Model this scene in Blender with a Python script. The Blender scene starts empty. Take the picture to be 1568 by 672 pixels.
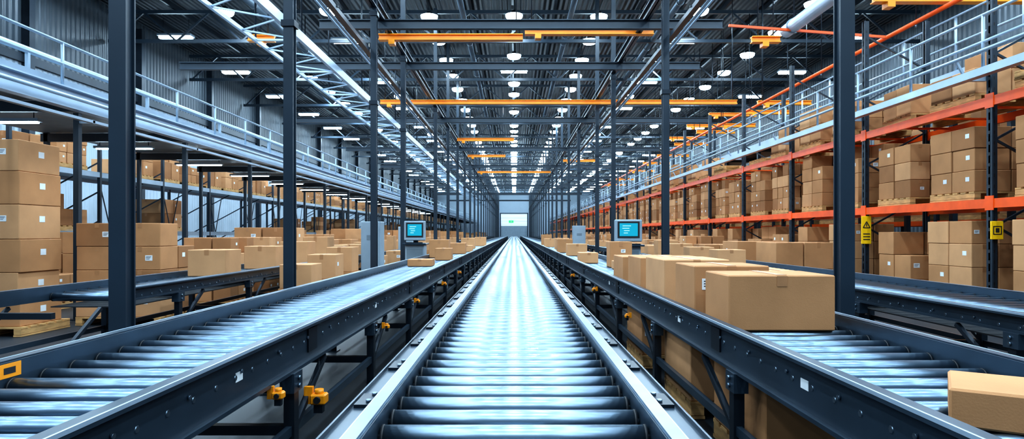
import bpy, bmesh, math, random
from mathutils import Vector
random.seed(7)
scene = bpy.context.scene
CAMZ = 1.3
ZR = 0.73      # roller plane
END = 125.0

# ------------------------------------------------------------------ materials
def mk(name, col, rough=0.5, metal=0.0, var=0.15, scale=3.0, bump=0.0, bscale=60.0, emis=None, estr=0.0, stretch=(1,1,1), spec=0.5):
    m = bpy.data.materials.new(name); m.use_nodes = True
    nt = m.node_tree; N = nt.nodes; L = nt.links
    b = N['Principled BSDF']
    b.inputs['Roughness'].default_value = rough
    b.inputs['Metallic'].default_value = metal
    b.inputs['Specular IOR Level'].default_value = spec
    tc = N.new('ShaderNodeTexCoord'); mp = N.new('ShaderNodeMapping')
    mp.inputs['Scale'].default_value = stretch
    L.new(tc.outputs['Object'], mp.inputs['Vector'])
    n = N.new('ShaderNodeTexNoise'); n.inputs['Scale'].default_value = scale
    n.inputs['Detail'].default_value = 5
    L.new(mp.outputs['Vector'], n.inputs['Vector'])
    r = N.new('ShaderNodeValToRGB')
    r.color_ramp.elements[0].position = 0.3; r.color_ramp.elements[1].position = 0.7
    r.color_ramp.elements[0].color = tuple(c*(1-var) for c in col)+(1,)
    r.color_ramp.elements[1].color = tuple(min(1,c*(1+var)) for c in col)+(1,)
    L.new(n.outputs['Fac'], r.inputs['Fac'])
    L.new(r.outputs['Color'], b.inputs['Base Color'])
    if bump > 0:
        n2 = N.new('ShaderNodeTexNoise'); n2.inputs['Scale'].default_value = bscale
        L.new(mp.outputs['Vector'], n2.inputs['Vector'])
        bp = N.new('ShaderNodeBump'); bp.inputs['Strength'].default_value = bump
        bp.inputs['Distance'].default_value = 0.01
        L.new(n2.outputs['Fac'], bp.inputs['Height']); L.new(bp.outputs['Normal'], b.inputs['Normal'])
    if emis:
        b.inputs['Emission Color'].default_value = emis+(1,)
        b.inputs['Emission Strength'].default_value = estr
    return m

def corrugated(name, col, axis, scale, rough=0.5, metal=0.3, dist=0.05):
    m = mk(name, col, rough, metal, 0.12, 0.7)
    nt = m.node_tree; N = nt.nodes; L = nt.links; b = N['Principled BSDF']
    tc = N.new('ShaderNodeTexCoord'); w = N.new('ShaderNodeTexWave')
    w.bands_direction = axis; w.inputs['Scale'].default_value = scale
    w.inputs['Distortion'].default_value = 0
    L.new(tc.outputs['Object'], w.inputs['Vector'])
    bp = N.new('ShaderNodeBump'); bp.inputs['Strength'].default_value = 0.9; bp.inputs['Distance'].default_value = dist
    L.new(w.outputs['Fac'], bp.inputs['Height']); L.new(bp.outputs['Normal'], b.inputs['Normal'])
    return m

M = {}
M['frame'] = mk('frame_paint', (0.038,0.062,0.090), 0.34, 0.5, 0.15, 4)
M['dark']  = mk('dark_steel', (0.015,0.023,0.034), 0.42, 0.5, 0.2, 3)
M['col']   = mk('column_paint', (0.015,0.029,0.046), 0.42, 0.1, 0.12, 2)
M['roller']= mk('roller_steel', (0.235,0.315,0.395), 0.33, 1.0, 0.03, 2)
M['rollerdk']= mk('roller_steel_dark', (0.150,0.215,0.285), 0.33, 1.0, 0.04, 2)  # darker steel tone for the side conveyor rollers
M['steel'] = mk('galvanised_steel', (0.20,0.265,0.33), 0.32, 0.9, 0.12, 8)
M['silver']= mk('mezzanine_silver', (0.37,0.47,0.58), 0.40, 0.4, 0.10, 2)
M['duct']= mk('duct_metal', (0.09,0.12,0.15), 0.45, 0.5, 0.10, 2)
M['orange']= mk('rack_orange', (0.88,0.095,0.005), 0.36, 0.0, 0.12, 4)
M['yellow']= mk('crane_yellow', (0.98,0.32,0.005), 0.40, 0.0, 0.1, 4)
M['sign']  = mk('sign_yellow', (0.98,0.56,0.005), 0.45, 0.0, 0.04, 4)
M['cb0']   = mk('cardboard', (0.46,0.225,0.10), 0.8, 0, 0.10, 3, 0.08, 140, spec=0.2)
M['cb1']   = mk('cardboard_light', (0.56,0.295,0.142), 0.8, 0, 0.10, 3, 0.08, 140, spec=0.2)
M['cb2']   = mk('cardboard_dark', (0.34,0.158,0.068), 0.8, 0, 0.10, 3, 0.08, 140, spec=0.2)
M['tape']  = mk('packing_tape', (0.40,0.19,0.082), 0.4, 0, 0.08, 10)
M['label'] = mk('paper_label', (0.75,0.78,0.8), 0.6, 0, 0.05, 10)
M['black']   = mk('black_ink_and_shade', (0.010,0.011,0.014), 0.6, 0, 0.05, 10)  # print and black parts, also the painted shade below the rollers
M['wood']  = mk('pallet_wood', (0.55,0.31,0.12), 0.8, 0, 0.3, 6, 0.2, 40, stretch=(1,1,4))
M['grey']  = mk('machine_grey', (0.30,0.38,0.45), 0.45, 0.1, 0.08, 3)
M['plast'] = mk('grey_plastic', (0.17,0.22,0.26), 0.5, 0.0, 0.1, 3)
M['screen']= mk('screen_glass', (0.005,0.08,0.12), 0.2, 0, 0.1, 3, emis=(0.01,0.42,0.62), estr=0.8)
M['screent']= mk('screen_text', (0.3,0.8,0.9), 0.3, 0, 0.1, 3, emis=(0.5,0.95,1.0), estr=1.2)
M['floor'] = mk('floor_epoxy', (0.013,0.020,0.028), 0.5, 0.0, 0.25, 0.8)
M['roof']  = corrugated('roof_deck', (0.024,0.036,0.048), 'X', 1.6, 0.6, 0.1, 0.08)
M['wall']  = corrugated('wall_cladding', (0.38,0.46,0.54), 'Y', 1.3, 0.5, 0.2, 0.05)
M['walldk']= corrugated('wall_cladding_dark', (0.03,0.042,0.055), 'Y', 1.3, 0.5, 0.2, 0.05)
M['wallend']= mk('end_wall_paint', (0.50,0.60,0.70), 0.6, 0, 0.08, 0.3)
M['door']  = mk('end_door_glow', (0.80,0.86,0.90), 0.5, 0, 0.05, 0.6, emis=(0.75,0.9,1.0), estr=0.45)  # glow added to the door colour for a bright far end, no lamp
M['exit']  = mk('exit_sign_green', (0.02,0.6,0.15), 0.5, 0, 0.05, 1, emis=(0.05,1.0,0.3), estr=0.6)
M['emit']  = mk('lamp_diffuser', (0.9,0.95,1.0), 0.5, 0, 0.02, 1, emis=(0.60,0.83,1.0), estr=40)
M['emitf'] = mk('lamp_diffuser_far', (0.9,0.95,1.0), 0.5, 0, 0.02, 1, emis=(0.60,0.83,1.0), estr=50)

# ------------------------------------------------------------------ mesh builder
class MB:
    def __init__(s): s.v=[]; s.f=[]; s.m=[]; s.s=[]; s.mats=[]
    def mi(s,k):
        if k not in s.mats: s.mats.append(k)
        return s.mats.index(k)
    def quadbox(s, P, k):
        o=len(s.v); s.v+=P; i=s.mi(k)
        for q in ((0,3,2,1),(4,5,6,7),(0,1,5,4),(1,2,6,5),(2,3,7,6),(3,0,4,7)):
            s.f.append(tuple(o+a for a in q)); s.m.append(i); s.s.append(False)
    def bb(s,x0,x1,y0,y1,z0,z1,k):
        s.quadbox([(x0,y0,z0),(x1,y0,z0),(x1,y1,z0),(x0,y1,z0),(x0,y0,z1),(x1,y0,z1),(x1,y1,z1),(x0,y1,z1)],k)
    def box(s,cx,cy,cz,sx,sy,sz,k): s.bb(cx-sx/2,cx+sx/2,cy-sy/2,cy+sy/2,cz-sz/2,cz+sz/2,k)
    def cham(s,x0,x1,y0,y1,z0,z1,k,c=0.01):
        C=((x0+x1)/2,(y0+y1)/2,(z0+z1)/2); H=((x1-x0)/2,(y1-y0)/2,(z1-z0)/2)
        c=min(c,min(H)*0.4); o=len(s.v); idx={}; i=s.mi(k)
        for sx in(-1,1):
            for sy in(-1,1):
                for sz in(-1,1):
                    sg=(sx,sy,sz)
                    for a in range(3):
                        idx[(sg,a)]=len(s.v)
                        s.v.append(tuple(C[j]+sg[j]*(H[j]-(0 if j==a else c)) for j in range(3)))
        def add(lst):
            pts=[Vector(s.v[q]) for q in lst]
            n=(pts[1]-pts[0]).cross(pts[2]-pts[0]); ce=sum(pts,Vector())/len(pts)
            if n.dot(ce-Vector(C))<0: lst=lst[::-1]
            s.f.append(tuple(lst)); s.m.append(i); s.s.append(False)
        for a in range(3):
            b,d=[(1,2),(0,2),(0,1)][a]
            for sa in(-1,1):
                l=[]
                for (p,q) in((-1,-1),(1,-1),(1,1),(-1,1)):
                    g=[0,0,0]; g[a]=sa; g[b]=p; g[d]=q; l.append(idx[(tuple(g),a)])
                add(l)
        for (a,b,cc) in((0,1,2),(0,2,1),(1,2,0)):
            for sa in(-1,1):
                for sb in(-1,1):
                    g0=[0,0,0]; g0[a]=sa; g0[b]=sb; g1=g0[:]; g0[cc]=-1; g1[cc]=1
                    add([idx[(tuple(g0),a)],idx[(tuple(g1),a)],idx[(tuple(g1),b)],idx[(tuple(g0),b)]])
        for sx in(-1,1):
            for sy in(-1,1):
                for sz in(-1,1):
                    add([idx[((sx,sy,sz),a)] for a in range(3)])
    def beam(s,p,q,w,h,k):
        p=Vector(p);q=Vector(q);d=(q-p).normalized()
        up=Vector((0,0,1)) if abs(d.z)<0.95 else Vector((0,1,0))
        sd=d.cross(up).normalized()*w/2; u=sd.cross(d).normalized()*h/2
        P=[p-sd-u,p+sd-u,q+sd-u,q-sd-u,p-sd+u,p+sd+u,q+sd+u,q-sd+u]
        s.quadbox([tuple(a) for a in P],k)
    def cyl(s,p,q,r,seg,k,r2=None,caps=True):
        p=Vector(p);q=Vector(q);d=(q-p).normalized(); r2=r if r2 is None else r2
        up=Vector((0,0,1)) if abs(d.z)<0.95 else Vector((0,1,0))
        a=d.cross(up).normalized(); b=d.cross(a).normalized()
        o=len(s.v); i=s.mi(k)
        for t in range(seg):
            an=2*math.pi*t/seg; e=a*math.cos(an)+b*math.sin(an)
            s.v.append(tuple(p+e*r)); s.v.append(tuple(q+e*r2))
        for t in range(seg):
            u=(t+1)%seg
            s.f.append((o+2*t,o+2*t+1,o+2*u+1,o+2*u)); s.m.append(i); s.s.append(True)
        if caps:
            s.f.append(tuple(o+2*t for t in range(seg))); s.m.append(i); s.s.append(False)
            s.f.append(tuple(o+2*t+1 for t in range(seg))[::-1]); s.m.append(i); s.s.append(False)
    def dome(s,x,y,z,r,hz,seg,k):
        lv=[(1.0,0.0),(0.96,0.45),(0.78,0.8),(0.40,0.97)]
        for a in range(3):
            s.cyl((x,y,z-lv[a][1]*hz),(x,y,z-lv[a+1][1]*hz),r*lv[a][0],seg,k,r*lv[a+1][0],caps=(a==2))
    def extr(s,prof,y0,y1,k):
        o=len(s.v); n=len(prof); i=s.mi(k)
        for (x,z) in prof: s.v.append((x,y0,z))
        for (x,z) in prof: s.v.append((x,y1,z))
        for t in range(n):
            u=(t+1)%n
            s.f.append((o+t,o+u,o+n+u,o+n+t)); s.m.append(i); s.s.append(False)
        s.f.append(tuple(o+t for t in range(n))); s.m.append(i); s.s.append(False)
        s.f.append(tuple(o+n+t for t in range(n))[::-1]); s.m.append(i); s.s.append(False)
    def mesh(s,name,recalc=True,origin=None):
        me=bpy.data.meshes.new(name)
        if origin is None:
            xs=[v[0] for v in s.v];ys=[v[1] for v in s.v];zs=[v[2] for v in s.v]
            origin=((min(xs)+max(xs))/2,(min(ys)+max(ys))/2,min(zs))
        me.from_pydata([(v[0]-origin[0],v[1]-origin[1],v[2]-origin[2]) for v in s.v],[],s.f)
        for k in s.mats: me.materials.append(M[k])
        me.polygons.foreach_set('material_index',s.m)
        me.polygons.foreach_set('use_smooth',s.s)
        me.update()
        if recalc:
            bm=bmesh.new(); bm.from_mesh(me); bmesh.ops.recalc_face_normals(bm,faces=bm.faces); bm.to_mesh(me); bm.free()
        return me,origin
    def obj(s,name,**kw):
        me,o=s.mesh(name,**kw)
        ob=bpy.data.objects.new(name,me); ob.location=o
        scene.collection.objects.link(ob); return ob

def inst(name,me,loc,rot=0.0):
    ob=bpy.data.objects.new(name,me); ob.location=loc; ob.rotation_euler=(0,0,rot)
    scene.collection.objects.link(ob); return ob

# ------------------------------------------------------------------ cardboard boxes / pallets
def cbox(mb,x0,x1,y0,y1,z0,z1,label=None,shade=None,detail=True):
    k=shade or random.choice(['cb0','cb0','cb1','cb2'])
    if detail: mb.cham(x0,x1,y0,y1,z0,z1,k,0.007)
    else: mb.bb(x0,x1,y0,y1,z0,z1,k)
    cx=(x0+x1)/2; t=0.0025; w=min(0.03,(x1-x0)*0.08)
    h=z1-z0
    mb.bb(cx-w,cx+w,y0+0.008,y1-0.008,z1-0.001,z1+t,'tape')
    mb.bb(cx-w,cx+w,y0-t,y0+0.001,z1-h*0.2,z1-0.004,'tape')
    dec=label is None
    if label is None: label=random.random()<0.3
    if label:
        lw=min(0.10,(x1-x0)*0.2); lh=lw*0.75
        lx=x0+(x1-x0)*random.choice([0.2,0.72,0.6]); lz=z0+h*random.uniform(0.5,0.68)
        mb.bb(lx-lw/2,lx+lw/2,y0-0.003,y0+0.001,lz-lh/2,lz+lh/2,'label')
        if detail:
            for q in range(3):
                mb.bb(lx-lw*0.38,lx+lw*(0.36-0.12*q),y0-0.004,y0-0.002,lz+lh*(0.22-0.22*q),lz+lh*(0.30-0.22*q),'black')
    if dec and random.random()<0.3:
        for sx,xx in((-1,x0),(1,x1)):
            ly=y0+(y1-y0)*0.3; lz=z0+h*0.6; lw=min(0.08,(y1-y0)*0.18)
            mb.bb(xx-0.003,xx+0.003,ly-lw/2,ly+lw/2,lz-lw*.4,lz+lw*.4,'label')
def pallet(mb,cx,cy,z,w=1.1,d=1.0):
    for q in(-1,0,1):
        mb.box(cx+q*(w/2-0.05),cy,z+0.065,0.09,d,0.07,'wood')
        mb.box(cx+q*(w/2-0.05),cy,z+0.015,0.1,d,0.02,'wood')
    for t in range(6):
        mb.box(cx,cy-d/2+0.06+t*(d-0.12)/5,z+0.113,w,0.11,0.022,'wood')
PH=0.125
def load(mb,cx,cy,z,w,d,h,nx,ny,nz,detail=True,drop=0.25):
    pallet(mb,cx,cy,z,w,d)
    bw=w/nx; bd=d/ny; bh=h/nz
    for i in range(nx):
        for j in range(ny):
            for k in range(nz):
                if k==nz-1 and nz>1 and random.random()<drop: break
                e=random.uniform(0.004,0.02)
                cbox(mb,cx-w/2+i*bw+e,cx-w/2+(i+1)*bw-e,cy-d/2+j*bd+e,cy-d/2+(j+1)*bd-e,z+PH+k*bh,z+PH+(k+1)*bh-0.004,detail=detail)
VARS=[]
specs=[(1.1,1.0,0.95,2,2,3),(1.1,1.0,0.9,3,2,3),(1.1,1.0,0.75,2,2,2),(1.0,1.0,1.15,2,2,4),(1.1,0.9,0.62,3,2,2),
       (1.1,1.0,0.8,1,2,2),(1.1,1.0,1.0,2,1,2),(1.0,0.9,0.5,2,2,1),(1.1,1.0,0.7,2,3,3),(1.1,1.0,0.85,3,3,2),(1.1,1.0,1.2,2,2,3),(1.0,1.0,1.1,3,3,4),
       (1.2,1.0,1.32,2,2,4),(1.2,1.0,1.36,3,2,4),(1.2,1.0,1.30,2,2,3)]
for s_ in specs:
    mb=MB(); load(mb,0,0,0,*s_,drop=(0.12 if s_[2]>1.25 else 0.25))
    me,o=mb.mesh('pallet_of_boxes',recalc=False,origin=(0,0,0)); VARS.append((me,s_[2]+PH))
def put_load(x,y,z,maxh=9,minh=0,rot=None):
    c=[v for v in VARS if minh<=v[1]<=maxh] or VARS[4:5]
    me,_=random.choice(c)
    r=random.choice([0,math.pi])+random.uniform(-0.03,0.03) if rot is None else rot
    inst('pallet_of_boxes',me,(x,y,z),r)
def far_load(mb,x,y,z,h):
    mb.bb(x-0.5,x+0.5,y-0.5,y+0.5,z,z+0.11,'wood')
    nx=random.choice([1,2,2]); nz=random.choice([1,2,3])
    for i in range(nx):
        for k in range(nz):
            if k==nz-1 and nz>1 and random.random()<0.3: break
            w=1.0/nx; e=0.015
            mb.bb(x-0.5+i*w+e,x-0.5+(i+1)*w-e,y-0.48,y+0.48,z+0.115+k*h/nz,z+0.115+(k+1)*h/nz-0.01,random.choice(['cb0','cb1','cb2']))

# ------------------------------------------------------------------ conveyors
def crail(mb,xi,sgn,y0,y1,zt,zb,fw=0.05,k='frame'):
    t=0.007; a=xi; b=xi+sgn*fw
    prof=[(a,zb),(b,zb),(b,zb+0.018),(b-sgn*t,zb+0.018),(b-sgn*t,zb+t),(a+sgn*t,zb+t),(a+sgn*t,zt-t),(b-sgn*t,zt-t),(b-sgn*t,zt-0.022),(b,zt-0.022),(b,zt-0.004),(b-sgn*0.004,zt),(a+sgn*0.004,zt),(a,zt-0.004)]
    if sgn<0: prof=prof[::-1]
    mb.extr(prof,y0,y1,k)

def conveyor(name,x0,x1,y0,y1,pitch=0.18,r=0.040,zt=0.07,zb=-0.15,roll='roller',ry0=None,ly0=None,legp=1.9,center=False,skip=()):
    mb=MB(); ry0=y0 if ry0 is None else ry0; ly0=y0 if ly0 is None else ly0
    for (xi,sg,ys) in((x0,-1,ly0),(x1,1,y0)):
        crail(mb,xi,sg,ys,y1,ZR+zt,ZR+zb)
        y=ys+0.1
        while y<min(y1,26):
            xb=xi+sg*0.007
            mb.cyl((xb,y,ZR-0.02),(xb+sg*0.010,y,ZR-0.02),0.009,8,'steel')
            if int(y*2)%7==0 and zb<-0.1:
                mb.box(xb+sg*0.006,y+0.08,ZR-0.04,0.008,0.16,0.13,'dark')
            y+=0.45
        mb.bb(min(xi,xi+sg*0.05),max(xi,xi+sg*0.05),ys,y1,ZR+zt,ZR+zt+0.004,'steel' if center else 'frame')
        e=sorted((xi+sg*0.044,xi+sg*0.0515))
        mb.bb(e[0],e[1],ys,y1,ZR+zt-0.008,ZR+zt+0.005,'silver')
    y=ry0+0.05
    while y<y1:
        seg=28 if y<8 else (14 if y<30 else 8)
        mb.cyl((x0+0.012,y,ZR-r),(x1-0.012,y,ZR-r),r,seg,roll)
        if y<12:
            mb.cyl((x0-0.01,y,ZR-r),(x1+0.01,y,ZR-r),0.012,6,'steel')
            for a,b in((x0+0.008,x0+0.016),(x1-0.016,x1-0.008)): mb.cyl((a,y,ZR-r),(b,y,ZR-r),r*1.04,seg,'black')
        y+=pitch
    mb.bb(x0+0.02,x1-0.02,ry0,y1,ZR-0.135,ZR-0.125,'black')  # black sheet added below the rollers, paints the gaps as dark shade
    y=ly0+0.6
    while y<y1:
        for xi,sg in((x0-0.02,-1),(x1+0.02,1)):
            if y<ry0 and sg==(1 if x0<0 else -1) and ly0<y0: continue
            mb.box(xi,y,(ZR+zb)/2+0.005,0.055,0.07,ZR+zb-0.01,'dark')
            mb.box(xi,y,0.006,0.13,0.14,0.012,'dark')
            mb.box(xi,y,ZR+zb-0.05,0.075,0.13,0.10,'frame')
            if y<25:
                for zz in(-0.03,-0.07):
                    mb.cyl((xi+sg*0.037,y,ZR+zb+zz),(xi+sg*0.05,y,ZR+zb+zz),0.012,6,'steel')
                mb.cyl((xi,y,0.01),(xi,y,0.09),0.045,8,'dark')
        if not any(a<y<b for a,b in skip):
            mb.box((x0+x1)/2,y,0.28,x1-x0,0.05,0.05,'dark')
        mb.box((x0+x1)/2,y,ZR+zb-0.02,x1-x0,0.05,0.05,'dark')
        if y<40:
            for xx in(x0-0.03,x1+0.03): mb.beam((xx,y,0.28),(xx,y+0.55,ZR+zb-0.02),0.03,0.03,'dark')
        y+=legp
    for xi in(x0-0.02,x1+0.02):
        mb.box(xi,(ly0+y1)/2+0.3,0.28,0.03,y1-ly0-0.6,0.05,'frame')
    if center:
        for sg in(-1,1):
            a=sg*(x1+0.002)
            mb.bb(min(a,a+sg*0.04),max(a,a+sg*0.04),y0,y1,ZR+zt-0.002,ZR+zt+0.012,'steel')
            b0,b1=sorted((sg*(x1+0.053),sg*(x1+0.17)))
            mb.bb(b0,b1,y0,y1,ZR-0.05,ZR-0.035,'frame')
            b0,b1=sorted((sg*(x1+0.163),sg*(x1+0.17)))
            mb.bb(b0,b1,y0,y1,ZR-0.12,ZR-0.02,'frame')
            y=y0+0.2
            while y<22:
                mb.box(sg*(x1+0.11),y,ZR-0.029,0.09,0.16,0.012,'dark')
                for dy in(-0.05,0.05): mb.cyl((sg*(x1+0.11),y+dy,ZR-0.024),(sg*(x1+0.11),y+dy,ZR-0.012),0.010,6,'steel')
                y+=0.62
    return mb

Y0=0.9
mb=conveyor('c',-0.40,0.40,Y0,END-3,zt=0.035,center=True,pitch=0.165,r=0.040); mb.obj('roller_conveyor')
XA,XB=1.18,1.98
mb=conveyor('l',-XB,-XA,Y0,END-3,roll='rollerdk')
mb.bb(-XB-0.001,-XB+0.003,2.50,2.62,ZR+0.005,ZR+0.06,'yellow')
mb.bb(-XB+0.002,-XB+0.004,2.53,2.59,ZR+0.02,ZR+0.045,'black')
for y in(2.75,5.5,9.0): mb.bb(-XA+0.006,-XA+0.009,y,y+0.07,ZR-0.06,ZR-0.02,'label')
mb.obj('roller_conveyor')
mb=conveyor('r',XA,XB,Y0,END-3,roll='rollerdk',skip=((3.0,7.4),))
for y in(2.6,4.6,8.0): mb.bb(XA-0.009,XA-0.006,y,y+0.07,ZR-0.06,ZR-0.02,'label')
mb.obj('roller_conveyor')
mb=conveyor('ol',-4.42,-3.67,6.2,END-3,roll='rollerdk',ly0=4.6,ry0=6.2,zt=0.06,zb=-0.07); mb.obj('roller_conveyor')
mb=conveyor('or',3.25,4.35,3.6,END-3,roll='rollerdk',zt=0.06,zb=-0.07); mb.obj('roller_conveyor')

# cable trays between conveyors
for sx in(-1,1):
    mb=MB(); x=sx*0.84
    for dx in(-0.08,0.08): mb.bb(x+dx-0.010,x+dx+0.010,1.0,70,0.20,0.26,'frame')
    y=1.2
    while y<70:
        mb.box(x,y,0.21,0.16,0.04,0.015,'frame')
        if int((y-1.2)/0.45)%4==0:
            for dx in(-0.08,0.08): mb.box(x+dx,y,0.10,0.03,0.03,0.20,'dark')
        y+=0.45
    for dx in(-0.04,0.0,0.035): mb.cyl((x+dx,1.0,0.232),(x+dx,70,0.232),0.012,6,'black')
    mb.obj('cable_tray')

# sensors
def sensor(x,y,z,s=1.0):
    mb=MB(); sg=1 if x>0 else -1
    mb.cham(x-0.045*s,x+0.045*s,y-0.04*s,y+0.04*s,z-0.03*s,z+0.03*s,'yellow',0.008)
    mb.cyl((x,y,z+0.02*s),(x,y,z+0.055*s),0.026*s,14,'yellow')
    mb.cyl((x,y-0.055*s,z),(x,y-0.03*s,z),0.02*s,12,'black')
    mb.box(x+sg*0.06*s,y,z+0.02*s,0.05*s,0.03*s,0.10*s,'yellow')
    mb.box(x,y,z-0.055*s,0.05*s,0.05*s,0.05*s,'dark')
    mb.obj('photo_sensor')
for p in[(-1.08,3.62,0.385,0.95),(-1.10,3.05,0.545,0.6),(-1.09,5.6,0.50,.5),(-1.09,7.4,0.53,.5),(-1.09,10.3,0.5,.6),(-1.09,13.2,.5,.6),
         (1.09,6.3,0.5,.5),(1.09,8.9,0.53,.6),(1.09,12.3,0.5,.6)]: sensor(*p)

# ------------------------------------------------------------------ hero boxes
def single(x0,x1,y0,y1,z0,z1,shade='cb1',label=False,name='cardboard_box'):
    mb=MB(); random.seed(int(x0*100+y0*37)); cbox(mb,x0,x1,y0,y1,z0+0.001,z1,label=label,shade=shade); return mb.obj(name)
single(1.25,1.87,3.80,4.27,ZR,ZR+0.325,'cb0')
single(1.215,1.72,4.40,4.92,ZR,ZR+0.350,'cb0',True)
single(1.74,1.96,4.45,5.0,ZR,ZR+0.31,'cb1')
single(1.22,1.75,5.30,6.05,ZR,ZR+0.355,'cb1')
single(1.24,1.90,6.4,7.1,ZR,ZR+0.33,'cb0')
single(1.25,1.95,7.5,8.2,ZR,ZR+0.30,'cb0')
mb=MB(); random.seed(4); cbox(mb,0,0.60,0,0.31,0,0.112,label=False,shade='cb0')
me,_=mb.mesh('cardboard_box',recalc=False,origin=(0,0,0)); inst('cardboard_box',me,(1.285,1.93,ZR+0.001),math.radians(-33))
single(1.58,1.97,10.2,10.6,ZR,ZR+0.13,'cb1')
single(1.60,1.97,10.9,11.3,ZR,ZR+0.43,'cb0',True)
single(1.25,1.6,12.4,12.9,ZR,ZR+0.2,'cb1')
for (x,y,w,h) in[(-1.62,11.2,0.42,0.12),(-1.5,13.8,0.35,0.25),(-1.75,15.2,0.45,0.42),(-1.6,18.0,0.5,0.3),(-1.45,20,0.35,0.2),(-1.7,24,0.5,0.4),(-1.5,29,.5,.4),
                 (1.6,16.5,0.5,0.3),(1.5,19.2,0.45,0.4),(1.7,23,0.5,0.4),(1.5,27,.5,.35),(1.6,32,.5,.5)]:
    single(x-w/2,x+w/2,y,y+w,ZR,ZR+h,random.choice(['cb0','cb1']))
for y in(8.6,10.4,12.0,13.3,14.5,16,17.5,19,20.6,22,25,28,31):
    w=0.5; h=random.uniform(0.25,0.5); x=-4.05; single(x-w/2,x+w/2,y,y+w,ZR,ZR+h)
    single(3.8-w/2,3.8+w/2,y+2.8,y+2.8+w,ZR,ZR+h*0.8)

# pallets of boxes stored under the right conveyor
mb=MB(); pallet(mb,1.58,3.72,0.0,0.62,0.9)
cbox(mb,1.27,1.89,3.30,4.15,PH,0.53,shade='cb0',label=False)
mb.obj('pallet_of_boxes')
mb=MB(); pallet(mb,1.56,4.95,0.0,0.66,0.8)
cbox(mb,1.23,1.55,4.56,5.34,PH,0.53,shade='cb1',label=False); cbox(mb,1.56,1.89,4.56,5.34,PH,0.53,shade='cb0',label=False)
mb.obj('pallet_of_boxes')
mb=MB(); pallet(mb,1.56,6.7,0.0,0.66,0.9)
cbox(mb,1.23,1.55,6.3,7.1,PH,0.53,shade='cb0',label=True); cbox(mb,1.56,1.89,6.3,7.1,PH,0.53,shade='cb1')
mb.obj('pallet_of_boxes')

# tall stack, far left foreground
mb=MB(); SXC=-6.60; pallet(mb,SXC,8.2+0.4,0,0.9,0.9)
z=PH; random.seed(3)
for h,w,dx in[(0.30,0.80,0.0),(0.38,0.76,-0.01),(0.42,0.80,0.0),(0.44,0.75,0.01),(0.42,0.80,-0.01),(0.40,0.73,0.01)]:
    cbox(mb,SXC+dx-w/2,SXC+dx+w/2,8.2,8.95,z,z+h-0.004,label=True,shade=random.choice(['cb0','cb1'])); 
    mb.bb(SXC+dx+w/2-0.001,SXC+dx+w/2+0.003,8.55,8.65,z+h*.5,z+h*.5+0.08,'label'); z+=h
mb.obj('stacked_cardboard_boxes')
mb=MB()
for k in range(3):
    z=0.02+k*0.31; o=-0.80
    mb.cham(-6.0+o,-5.3+o,10.3,10.9,z,z+0.26,'plast',0.02); mb.cham(-6.03+o,-5.27+o,10.27,10.93,z+0.25,z+0.30,'plast',0.01)
    for q in range(6): mb.box(-5.93+o+q*0.115,10.29,z+0.12,0.02,0.02,0.2,'plast')
mb.obj('plastic_storage_bin')

# rows of pallet loads
random.seed(11)
put_load(-5.55,9.65,0,1.45,1.3,0.0)
put_load(-5.35,11.7,0,1.4,1.2)
put_load(-5.2,13.1,0,1.3,1.0)
y=14.4
while y<42:
    put_load(-5.4+random.uniform(-0.2,0.25),y,0,1.55,0.95)
    y+=random.uniform(1.2,1.5)
for y in(9.6,10.9,12.0,14.9,17.6,18.6,21.8,25.6,27.3,30.5,34):
    m2=MB(); h=random.uniform(0.6,1.05); x=-3.22; w=0.52
    pallet(m2,x,y+0.3,0,w+0.1,0.6)
    cbox(m2,x-w/2,x+w/2,y+0.02,y+0.58,PH,PH+h*0.5,shade='cb0'); cbox(m2,x-w/2+0.02,x+w/2-0.03,y+0.03,y+0.56,PH+h*0.5+0.003,PH+h,shade='cb1')
    m2.obj('pallet_of_boxes')
y=12.8
while y<42:
    put_load(5.35+random.uniform(-0.15,0.15),y,0,1.3,0.7)
    y+=random.uniform(1.4,2.2)
mb=MB()
y=44
while y<END-4:
    far_load(mb,-5.5,y,0,random.uniform(0.7,1.4)); far_load(mb,5.4,y,0,random.uniform(0.6,1.2)); y+=1.6
mb.obj('pallets_of_boxes')

# ------------------------------------------------------------------ right pallet racking
RX=6.6; RD=1.15; RY0=9.07-3.27; BAY=3.27
mb=MB(); y=RY0; n=0
L1,L2=1.78,3.20
ys=[]
while y<END-2: ys.append(y); y+=BAY
for y in ys:
    for x in(RX,RX+RD):
        top=5.3 if y<45 else 4.0
        mb.box(x+0.05,y,top/2,0.10,0.035,top,'col'); mb.box(x+0.05-0.04,y,top/2,0.02,0.11,top,'col')
        mb.box(x+0.05,y,0.008,0.18,0.18,0.016,'col')
        if x==RX and y<22:
            z=0.15
            while z<5.2:
                mb.box(x+0.05-0.051,y,z,0.003,0.03,0.045,'black'); mb.box(x+0.05,y-0.018,z,0.03,0.003,0.045,'black'); z+=0.15
    if y<60:
        z=0.2
        k=0
        while z<4.6:
            a,b=(RX+0.08,RX+RD+0.02) if k%2==0 else (RX+RD+0.02,RX+0.08)
            mb.beam((a,y,z),(b,y,z+0.6),0.03,0.03,'col'); z+=0.6;k+=1
for lv in(L1,L2):
    for x in(RX+0.03,RX+RD+0.07):
        mb.bb(x-0.025,x+0.025,RY0,ys[-1],lv-0.13,lv,'orange')
        for y in ys:
            if y<45: mb.box(x-0.03,y,lv-0.06,0.012,0.16,0.2,'orange')
    for y in ys[:-1]:
        for q in(0.2,0.5,0.8): mb.box(RX+RD/2+0.05,y+BAY*q,lv-0.03,RD,0.06,0.03,'orange')
mb.obj('pallet_rack')
random.seed(5)
far=MB()
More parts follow.
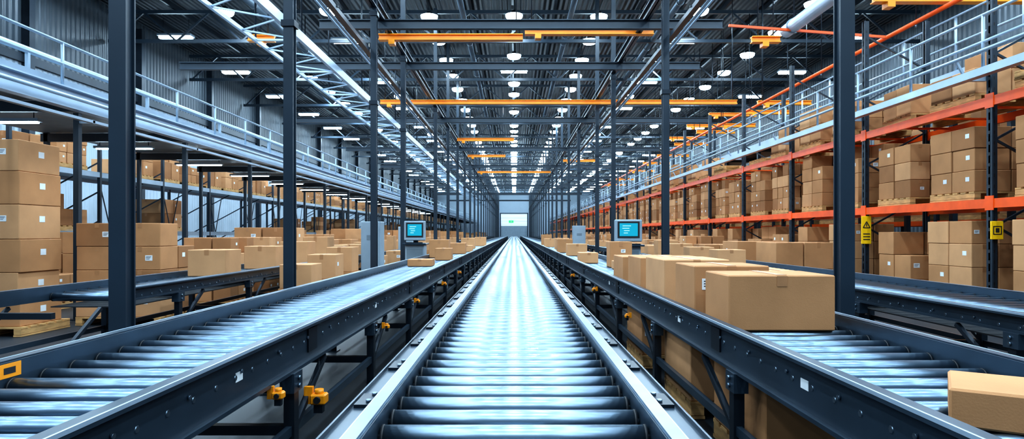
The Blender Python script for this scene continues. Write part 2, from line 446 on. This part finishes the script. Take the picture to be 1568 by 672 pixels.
for i,y in enumerate(ys[:-1]):
    for q in(0.27,0.73):
        yy=y+BAY*q; xx=RX+RD/2+0.03
        if yy<42:
            put_load(xx,yy,0,1.55,1.25)
            put_load(xx,yy,L1,1.3,0.98)
            if random.random()<0.4:
                m2=MB(); pallet(m2,xx,yy,L2,1.1,1.0)
                if random.random()<0.5: pallet(m2,xx+0.01,yy+0.02,L2+0.128,1.1,1.0)
                m2.obj('wooden_pallet')
            elif random.random()<0.8: put_load(xx,yy,L2,1.0,0.6)
        else:
            far_load(far,xx,yy,0,1.3); far_load(far,xx,yy,L1,random.uniform(0.7,1.1))
            if random.random()<0.6: far_load(far,xx,yy,L2,0.5)
far.obj('pallets_of_boxes')
mb=MB(); X2=10.1
for y in ys:
    for x in(X2,X2+RD): mb.box(x,y,2.0,0.09,0.09,4.0,'col')
for lv in(1.6,L2+0.2):
    for x in(X2,X2+RD): mb.bb(x-0.02,x+0.02,RY0,ys[-1],lv-0.12,lv,'orange')
    mb.bb(X2+0.02,X2+RD-0.02,RY0,ys[-1],lv-0.03,lv-0.01,'grey')
mb.obj('pallet_rack')
far=MB()
for y in ys[:-1]:
    for q in(0.27,0.73):
        for lv in(0,1.6,L2+0.2):
            if random.random()<0.9: far_load(far,X2+RD/2,y+BAY*q,lv,random.uniform(0.8,1.2) if lv<2 else 0.8)
far.obj('pallets_of_boxes')

def railing(mb,x,y0,y1,z,h=1.0,n=3,step=1.6,r=0.022,k='silver'):
    for q in range(n):
        zz=z+h*(q+1)/n
        mb.cyl((x,y0,zz),(x,y1,zz),r,8,k)
    y=y0
    while y<=y1:
        mb.cyl((x,y,z),(x,y,z+h),r,8,k); y+=step if y<50 else step*2
mb=MB()
zq=3.52
mb.bb(6.28,6.34,4,END-2,zq-0.08,zq,'silver')
mb.bb(6.28,6.40,4,END-2,zq,zq+0.012,'silver'); mb.bb(6.28,6.40,4,END-2,zq-0.092,zq-0.08,'silver')
railing(mb,6.32,4,END-2,zq,0.72,2)
mb.cyl((6.2,4,zq+0.2),(6.2,END-2,zq+0.2),0.025,8,'silver')
for y in ys:
    mb.beam((6.34,y+0.1,zq-0.05),(6.62,y+0.1,zq-0.05),0.06,0.08,'silver')
    mb.beam((6.2,y+0.1,zq+0.2),(6.34,y+0.1,zq-0.05),0.03,0.03,'silver')
mb.obj('walkway_railing')
mb=MB(); mb.bb(8.1,9.6,4,END-2,4.18,4.24,'col'); mb.bb(8.08,8.14,4,END-2,4.12,4.28,'silver'); railing(mb,8.12,4,END-2,4.28,1.0,2); 
for y in ys: 
    mb.box(8.3,y,2.09,0.1,0.1,4.18,'col'); mb.box(9.4,y,2.09,0.1,0.1,4.18,'col')
    mb.box(8.85,y,4.12,1.4,0.08,0.12,'col')
mb.obj('mezzanine_walkway')

def sign(x,y,z,w,h,tri):
    mb=MB(); mb.cham(x-w/2,x+w/2,y-0.012,y+0.012,z-h/2,z+h/2,'sign',0.006)
    f=0.7*w; yy=y-0.014
    if tri:
        c=(x,z+h*0.18); 
        p=[(c[0]-f/2,c[1]-f*.4),(c[0]+f/2,c[1]-f*.4),(c[0],c[1]+f*.5)]
        for a,b in((0,1),(1,2),(2,0)): mb.beam((p[a][0],yy,p[a][1]),(p[b][0],yy,p[b][1]),0.006,0.016,'black')
        mb.box(x,yy,c[1],0.015,0.006,0.06,'black')
        for q in range(3): mb.box(x,yy,z-h*0.14-q*h*0.1,f,0.004,h*0.035,'black')
    else:
        for dz in(-f*.45,f*.45): mb.box(x,yy,z+dz,f,0.006,0.012,'black')
        for dx in(-f*.45,f*.45): mb.box(x+dx,yy,z,0.012,0.006,f*.9,'black')
        mb.box(x,yy,z,0.05,0.006,0.06,'black')
    mb.obj('warning_sign')
sign(RX+0.03,9.07-0.10,CAMZ+0.04,0.17,0.25,False)
sign(RX-0.0,12.34-0.10,CAMZ+0.06,0.18,0.52,True)

# ------------------------------------------------------------------ left mezzanine
mb=MB()
LX=-6.5; ml=[]
y=6.6
while y<END-2: ml.append(y); y+=3.2
mb.bb(LX-0.07,LX-0.01,3,END-2,3.14,3.40,'silver')
mb.bb(LX-0.07,LX+0.07,3,END-2,3.40,3.42,'silver'); mb.bb(LX-0.07,LX+0.07,3,END-2,3.12,3.14,'silver')
mb.bb(-9.4,LX-0.07,3,END-2,3.30,3.34,'plast')
railing(mb,LX,3,END-2,3.44,0.6,2)
mb.bb(-7.1,-7.04,3,END-2,3.5,3.7,'silver')
mb.cyl((-7.3,3,4.05),(-7.3,END-2,4.05),0.05,10,'silver')
mb.cyl((LX+0.16,3,3.25),(LX+0.16,END-2,3.25),0.03,8,'silver')
mb.bb(LX+0.12,LX+0.2,3,END-2,2.95,2.99,'silver')
for y in ml:
    mb.box(LX-0.05,y,1.55,0.08,0.08,3.1,'col'); mb.box(-9.3,y,1.65,0.08,0.08,3.3,'col')
    mb.box(LX-0.05,y,0.008,0.2,0.2,0.016,'col')
    mb.beam((LX-0.07,y,3.2),(-9.4,y,3.2),0.08,0.16,'col')
    mb.beam((LX+0.2,y,2.97),(LX-0.05,y,2.97),0.05,0.05,'silver')
    mb.box(-7.07,y,3.45,0.06,0.06,0.3,'silver'); mb.box(-7.3,y,3.7,0.05,0.05,0.7,'silver')
mb.obj('mezzanine_walkway')

# left shelving behind with boxes
mb=MB(); SX0,SX1=-11.2,-9.9
sy=[]; y=10.0
while y<END-3: sy.append(y); y+=2.8
for y in sy:
    for x in(SX0,SX1):
        mb.box(x,y,1.9,0.07,0.07,3.8,'col')
    if y<60:
        for z in(0.2,0.9,1.6,2.3): 
            mb.beam((SX0,y,z),(SX1,y,z+0.7),0.03,0.03,'col')
        mb.beam((SX1,y,0.1),(SX1,y+0.9,2.5),0.02,0.02,'col'); mb.beam((SX1,y+0.9,0.1),(SX1,y,2.5),0.02,0.02,'col')
for lv in(1.35,2.75):
    for x in(SX0,SX1): mb.bb(x-0.03,x+0.03,10,sy[-1],lv-0.12,lv,'silver')
    mb.bb(SX0+0.03,SX1-0.03,10,sy[-1],lv-0.04,lv-0.005,'grey')
mb.obj('storage_shelving')
random.seed(21)
far=MB()
for y in sy[:-1]:
    for q in(0.28,0.72):
        yy=y+2.8*q
        for lv,pr in((0,0.5),(1.35,0.4),(2.75,0.75)):
            if random.random()<pr:
                if yy<34: put_load(-10.55,yy,lv,1.0 if lv<2 else 0.9,0.5)
                else: far_load(far,-10.55,yy,lv,random.uniform(0.4,0.8))
far.obj('pallets_of_boxes')
random.seed(8)
y=11.2
while y<40:
    put_load(-8.1+random.uniform(-.3,.3),y,0,1.45,0.8); y+=random.uniform(1.25,2.0)

# ------------------------------------------------------------------ building columns
colsL=[4.75,8.3,13.3,16.8,23.7,28.2]; y=33
while y<END-2: colsL.append(y); y+=4.7
colsR=[5.64,12.3,18.75,22.4,28.8]; y=34
while y<END-2: colsR.append(y); y+=4.9
ROOF=9.7
for sg,cs in((-1,colsL),(1,colsR)):
    for y in cs:
        mb=MB(); x=sg*2.85; w=0.062; H=ROOF-0.25
        mb.box(x,y-w+0.008,H/2,2*w,0.016,H,'col'); mb.box(x,y+w-0.008,H/2,2*w,0.016,H,'col'); mb.box(x,y,H/2,0.085,2*w-0.03,H,'col')
        mb.box(x,y,0.012,0.3,0.3,0.024,'col')
        for a in(-.11,.11):
            for b in(-.11,.11): mb.cyl((x+a,y+b,0.024),(x+a,y+b,0.06),0.016,6,'steel')
        for zz in(3.95,5.75): mb.box(x,y,zz,0.17,0.17,0.08,'dark')
        mb.obj('steel_column')

for sg in(-1,1):
    mb=MB(); x=sg*2.85
    for zz,h in((5.98,0.20),):
        mb.bb(x-0.07,x+0.07,4,END-2,zz-h/2,zz-h/2+0.02,'col'); mb.bb(x-0.07,x+0.07,4,END-2,zz+h/2-0.02,zz+h/2,'col'); mb.bb(x-0.012,x+0.012,4,END-2,zz-h/2,zz+h/2,'col')
    mb.obj('overhead_beam')
    mb=MB(); x=sg*2.98
    mb.bb(x-0.05,x+0.05,4,END-2,4.98,5.06,'col'); mb.cyl((x+sg*0.12,4,5.0),(x+sg*0.12,END-2,5.0),0.025,8,'silver'); mb.cyl((x+sg*0.2,4,5.03),(x+sg*0.2,END-2,5.03),0.02,8,'silver')
    y=6
    while y<END-4: mb.box(x+sg*0.08,y,5.05,0.3,0.04,0.03,'dark'); y+=2.4
    mb.obj('overhead_conduit_rail')
for y,x0,x1 in((14.1,-4.2,4.5),(17.6,-9,5),(26,-9,7.8),(35,-9,7.8),(44,-9,7.8),(53,-9,7.8),(62,-9,7.8),(75,-9,7.8),(90,-9,7.8)):
    mb=MB(); z=5.80
    mb.bb(x0,x1,y-0.07,y+0.07,z-0.1,z-0.08,'col'); mb.bb(x0,x1,y-0.07,y+0.07,z+0.08,z+0.1,'col'); mb.bb(x0,x1,y-0.012,y+0.012,z-0.1,z+0.1,'col')
    mb.obj('overhead_cross_beam')
for y,x0,x1,z in((15.0,-3.1,0.2,5.80),(15.0,0.25,3.2,5.93),(22.0,-4.5,7.5,5.72),(31,-2.7,0,5.75),(22.0,8.2,10.0,5.70),(15,5.45,6.1,5.75),(15,-6.1,-5.5,5.78),
                 (26,8.1,9.6,5.6),(24,8.5,10.2,5.75),(29,8.1,9.8,5.8),(33,8.1,9.9,5.8),(37,8.1,9.9,5.7),(41,8.1,9.8,5.7),(46,8.1,9.9,5.7),(38,-2.7,-0.5,5.8),(40,3,5,5.75),
                 (27.5,8.2,9.9,6.3),(31,8.2,9.8,6.4),(35,8.2,9.8,6.4),(52,8.1,9.9,5.6),(58,8.1,9.9,5.6),(12.2,6.7,9.6,5.68),(48,-2.7,2.7,5.8)):
    mb=MB()
    mb.bb(x0,x1,y-0.09,y+0.09,z-0.08,z-0.06,'yellow'); mb.bb(x0,x1,y-0.09,y+0.09,z+0.04,z+0.06,'yellow'); mb.bb(x0,x1,y-0.03,y+0.03,z-0.06,z+0.04,'yellow')
    mb.box(x0+0.3,y,z-0.13,0.14,0.2,0.1,'yellow')
    for xx in(x0+0.15,x1-0.15): mb.cyl((xx,y,z+0.05),(xx,y,ROOF-0.2),0.015,6,'dark')
    mb.obj('crane_rail_beam')

# overhead lattice conveyor on the left
mb=MB(); xa,xb,z=-5.62,-4.62,5.5
mb.bb(xb-0.04,xb+0.04,3,100,z-0.05,z+0.15,'silver'); mb.bb(xa-0.03,xa+0.03,3,100,z-0.04,z+0.04,'silver')
y=3;k=0
while y<99:
    mb.beam((xa if k%2 else xb,y,z),(xb if k%2 else xa,y+0.7,z),0.03,0.03,'silver')
    if k%4==0: mb.box((xa+xb)/2,y,z,1.0,0.05,0.04,'silver')
    if k%8==0:
        for xx in(xa,xb): mb.cyl((xx,y,z),(xx,y,ROOF-0.2),0.02,6,'dark')
    y+=0.7;k+=1
mb.obj('overhead_lattice_conveyor')
mb=MB(); mb.cyl((6.0,3,5.75),(6.0,14.4,5.75),0.14,18,'silver')
for y in(5,8,11,14): mb.cyl((6.0,y,5.75),(6.0,y+0.06,5.75),0.16,18,'steel'); mb.cyl((6,y,5.8),(6,y,ROOF-0.2),0.015,6,'dark')
mb.obj('ventilation_duct')
mb=MB(); mb.cyl((8.0,3,5.5),(8.0,60,5.5),0.045,10,'orange')
y=5
while y<60: mb.cyl((8,y,5.5),(8,y,ROOF-0.2),0.012,6,'dark'); mb.cyl((8.0,y,5.45),(8.0,y,5.4),0.02,6,'steel'); y+=4
mb.beam((8.0,14,5.5),(4.6,14,5.75),0.05,0.05,'orange')
mb.obj('sprinkler_pipe')
for x,z in((-1.7,8.6),(1.9,8.6),(-8,8.3),(5.1,8.4)):
    mb=MB(); mb.cyl((x,14,z),(x,END-2,z),0.10,14,'duct')
    y=15
    while y<END-2: mb.cyl((x,y,z),(x,y,ROOF-0.1),0.02,6,'dark'); mb.cyl((x,y,z),(x,y+0.08,z),0.12,14,'duct'); y+=5
    mb.obj('ventilation_duct')

# ------------------------------------------------------------------ roof
WX0,WX1=-15.0,15.0
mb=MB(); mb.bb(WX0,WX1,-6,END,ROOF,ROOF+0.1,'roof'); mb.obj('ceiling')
mb=MB()
x=WX0+1
while x<WX1:
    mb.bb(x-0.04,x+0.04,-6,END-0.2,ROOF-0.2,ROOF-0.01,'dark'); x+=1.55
mb.obj('roof_purlins')
y=6.0
while y<END-2:
    mb=MB(); zb,ztp=ROOF-1.35,ROOF-0.28
    mb.beam((WX0+0.1,y,zb),(WX1-0.1,y,zb),0.12,0.12,'col'); mb.beam((WX0+0.1,y,ztp),(WX1-0.1,y,ztp),0.12,0.12,'col')
    x=WX0+0.2;k=0
    while x<WX1-1.2:
        a,b=(zb,ztp) if k%2==0 else (ztp,zb)
        mb.beam((x,y,a),(x+1.2,y,b),0.06,0.06,'col'); x+=1.2;k+=1
    mb.obj('roof_truss'); y+=6.0

# lights
EP=158
lamp=bpy.data.lights.new('high_bay_lamp','AREA'); lamp.shape='DISK'; lamp.size=0.46; lamp.energy=EP; lamp.color=(0.66,0.85,1.0)
lampr=bpy.data.lights.new('panel_lamp','AREA'); lampr.shape='RECTANGLE'; lampr.size=1.2; lampr.size_y=0.3; lampr.energy=EP*0.9; lampr.color=(0.66,0.85,1.0)
mb=MB(); mb.cyl((0,0,0.03),(0,0,0.06),0.31,20,'grey',0.2); mb.cyl((0,0,0.06),(0,0,0.18),0.09,16,'dark'); mb.cyl((0,0,0.18),(0,0,0.75),0.012,6,'dark')
mb.dome(0,0,0.03,0.30,0.17,20,'emit')
hb,_=mb.mesh('high_bay_light',origin=(0,0,0))
mb=MB(); mb.bb(-0.65,0.65,-0.2,0.2,0.02,0.1,'grey'); mb.bb(-0.6,0.6,-0.15,0.15,-0.07,0.02,'emit')
for a in(-.5,.5): mb.cyl((a,0,0.1),(a,0,0.75),0.01,6,'dark')
pb,_=mb.mesh('panel_light',origin=(0,0,0))
LZ=8.95
def fixture(x,y,z,panel,lit=True):
    ob=inst('linear_panel_light' if panel else 'high_bay_light',pb if panel else hb,(x,y,z))
    if lit:
        l=bpy.data.objects.new('lamp',lampr if panel else lamp); l.parent=ob; l.location=(0,0,-0.08 if panel else -0.15)
        scene.collection.objects.link(l)
farl=MB()
rows=[(0,False,2.6,-3),(-3,False,2.9,-3),(3,False,2.9,-3),(-6.6,True,7,-2),(6.6,True,7,-2),(-6.4,False,7,1.5),(6.4,False,7,1.5),(-10,False,3.2,-3),(10,False,3.1,-3),(-13.2,True,5.5,-2),(13.2,True,5.5,-2)]
for x,pn,st,ys0 in rows:
    y=ys0; n=0
    while y<END-3:
        if y<62: fixture(x,y,LZ,pn or (x==0 and abs(y-30.8)<1.2),lit=(pn or st>5 or n%2==0))
        else:
            if pn: farl.bb(x-0.6,x+0.6,y-.15,y+.15,LZ-0.05,LZ+0.04,'emitf')
            else: farl.dome(x,y,LZ+0.03,0.32,0.24,8,'emitf'); farl.cyl((x,y,LZ+0.03),(x,y,LZ+0.08),0.28,8,'grey')
            farl.cyl((x,y,LZ+0.04),(x,y,ROOF-0.05),0.015,4,'dark')
        y+=st; n+=1
farl.obj('high_bay_lights')
mb=MB(); mb.bb(-0.6,0.6,-0.06,0.06,0.02,0.07,'grey'); mb.bb(-0.55,0.55,-0.05,0.05,0.0,0.02,'emit'); 
for a in(-.5,.5): mb.cyl((a,0,0.07),(a,0,0.28),0.008,6,'dark')
tb,_=mb.mesh('tube',origin=(0,0,0))
y=7
while y<60:
    inst('tube_light',tb,(-8,y,3.02)); y+=3.2
tl=bpy.data.lights.new('tube_lamp','AREA'); tl.shape='RECTANGLE'; tl.size=1.1; tl.size_y=0.1; tl.energy=26; tl.color=(0.72,0.88,1)
for o in [o for o in scene.objects if o.name.startswith('tube_light')]:
    l=bpy.data.objects.new('lamp',tl); l.parent=o; l.location=(0,0,-0.01); scene.collection.objects.link(l)

# ------------------------------------------------------------------ shell
mb=MB(); mb.bb(WX0,WX1,-6,END,-0.1,0,'floor'); mb.obj('floor')
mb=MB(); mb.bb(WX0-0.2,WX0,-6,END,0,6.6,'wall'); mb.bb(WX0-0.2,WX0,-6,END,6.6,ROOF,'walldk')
y=2
while y<END: mb.bb(WX0,WX0+0.25,y-0.12,y+0.12,0,ROOF-0.3,'dark'); y+=6
mb.bb(WX0,WX0+0.1,-6,END,6.5,6.75,'dark')
mb.obj('wall_left')
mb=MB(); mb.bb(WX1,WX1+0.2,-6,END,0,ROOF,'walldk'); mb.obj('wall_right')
mb=MB(); mb.bb(WX0,WX1,END,END+0.2,0,ROOF,'wallend'); mb.obj('wall_end')
mb=MB(); mb.bb(-2.5,2.6,END-0.1,END-0.01,2.7,5.0,'door'); mb.bb(-2.5,2.6,END-0.1,END-0.01,0,2.7,'grey')  # one door: upper panel made to glow, lower part coloured darker
for q in range(1,8): mb.bb(-2.5,2.6,END-0.13,END-0.1,q*0.6,0.03+q*0.6,'grey')
for x in(-2.6,2.6): mb.bb(x-0.1,x+0.1,END-0.2,END-0.01,0,5.1,'frame')
mb.bb(-2.7,2.7,END-0.2,END-0.01,5.0,5.2,'frame')
mb.obj('door_1')
mb=MB(); mb.bb(-1.0,-0.1,END-0.25,END-0.14,3.3,3.75,'exit'); mb.bb(-0.65,-0.4,END-0.28,END-0.25,3.43,3.62,'label'); mb.obj('exit_sign')

# ------------------------------------------------------------------ work stations
def station(x,y,w=0.55,ztop=1.60):
    mb=MB()
    mb.cham(x-w*.45,x+w*.45,y,y+0.45,0.02,1.02,'grey',0.015)
    mb.box(x,y-0.004,0.55,w*.75,0.01,0.75,'plast'); mb.box(x+w*.25,y-0.012,0.6,0.02,0.02,0.12,'steel')
    mb.cham(x-w*.55,x+w*.55,y-0.12,y+0.5,1.02,1.06,'frame',0.008)
    mb.cyl((x,y+0.2,1.06),(x,y+0.2,1.14),0.06,12,'dark'); mb.box(x,y+0.2,1.07,0.26,0.22,0.02,'dark')
    z0,z1=1.12,ztop
    mb.cham(x-w/2,x+w/2,y,y+0.10,z0,z1,'grey',0.02); mb.cham(x-w*.36,x+w*.36,y+0.09,y+0.36,z0+0.04,z1-0.06,'grey',0.05)
    mb.box(x,y-0.004,(z0+z1)/2+0.02,w*.8,0.012,(z1-z0)*.74,'black')
    mb.box(x,y-0.012,(z0+z1)/2+0.02,w*.66,0.006,(z1-z0)*.58,'screen')
    for q in range(4): mb.box(x-0.04-0.02*(q%2),y-0.017,(z0+z1)/2+0.10-q*0.05,w*(.30-.05*q),0.003,0.010,'screent')
    mb.box(x,y-0.06,1.07,w*.8,0.12,0.02,'dark')
    return mb.obj('computer_workstation')
station(2.42,13.8,0.58,1.59)
station(-2.42,15.9,0.52,1.60)
for x,y,w,h in((-3.05,13.9,0.42,1.55),(-3.3,20,0.5,1.5),(2.6,26,0.5,1.6)):
    mb=MB(); mb.cham(x-w/2,x+w/2,y,y+0.4,0.05,h,'grey',0.012); mb.box(x,y-0.005,h/2,w*.86,0.01,h*.86,'grey')
    mb.box(x+w*.3,y-0.015,h*.5,0.02,0.02,0.14,'dark'); mb.box(x,y-0.012,h*.78,w*.4,0.006,0.1,'plast'); mb.box(x,y+0.2,0.025,w*.9,0.36,0.05,'dark')
    mb.obj('control_cabinet')

# ------------------------------------------------------------------ world + camera
w=bpy.data.worlds.new('world'); scene.world=w; w.use_nodes=True
w.node_tree.nodes['Background'].inputs[0].default_value=(0.38,0.60,0.85,1); w.node_tree.nodes['Background'].inputs[1].default_value=0.42
cam=bpy.data.cameras.new('camera'); co=bpy.data.objects.new('camera',cam); scene.collection.objects.link(co)
co.location=(0,0,CAMZ); co.rotation_euler=(math.radians(90),0,0)
cam.sensor_width=36; cam.lens=22.96; cam.shift_x=-0.002; cam.shift_y=0.0134; cam.clip_start=0.05; cam.clip_end=400
scene.camera=co
scene.view_settings.view_transform='Standard'
try: scene.view_settings.look='Medium High Contrast'
except Exception as e: print(e)
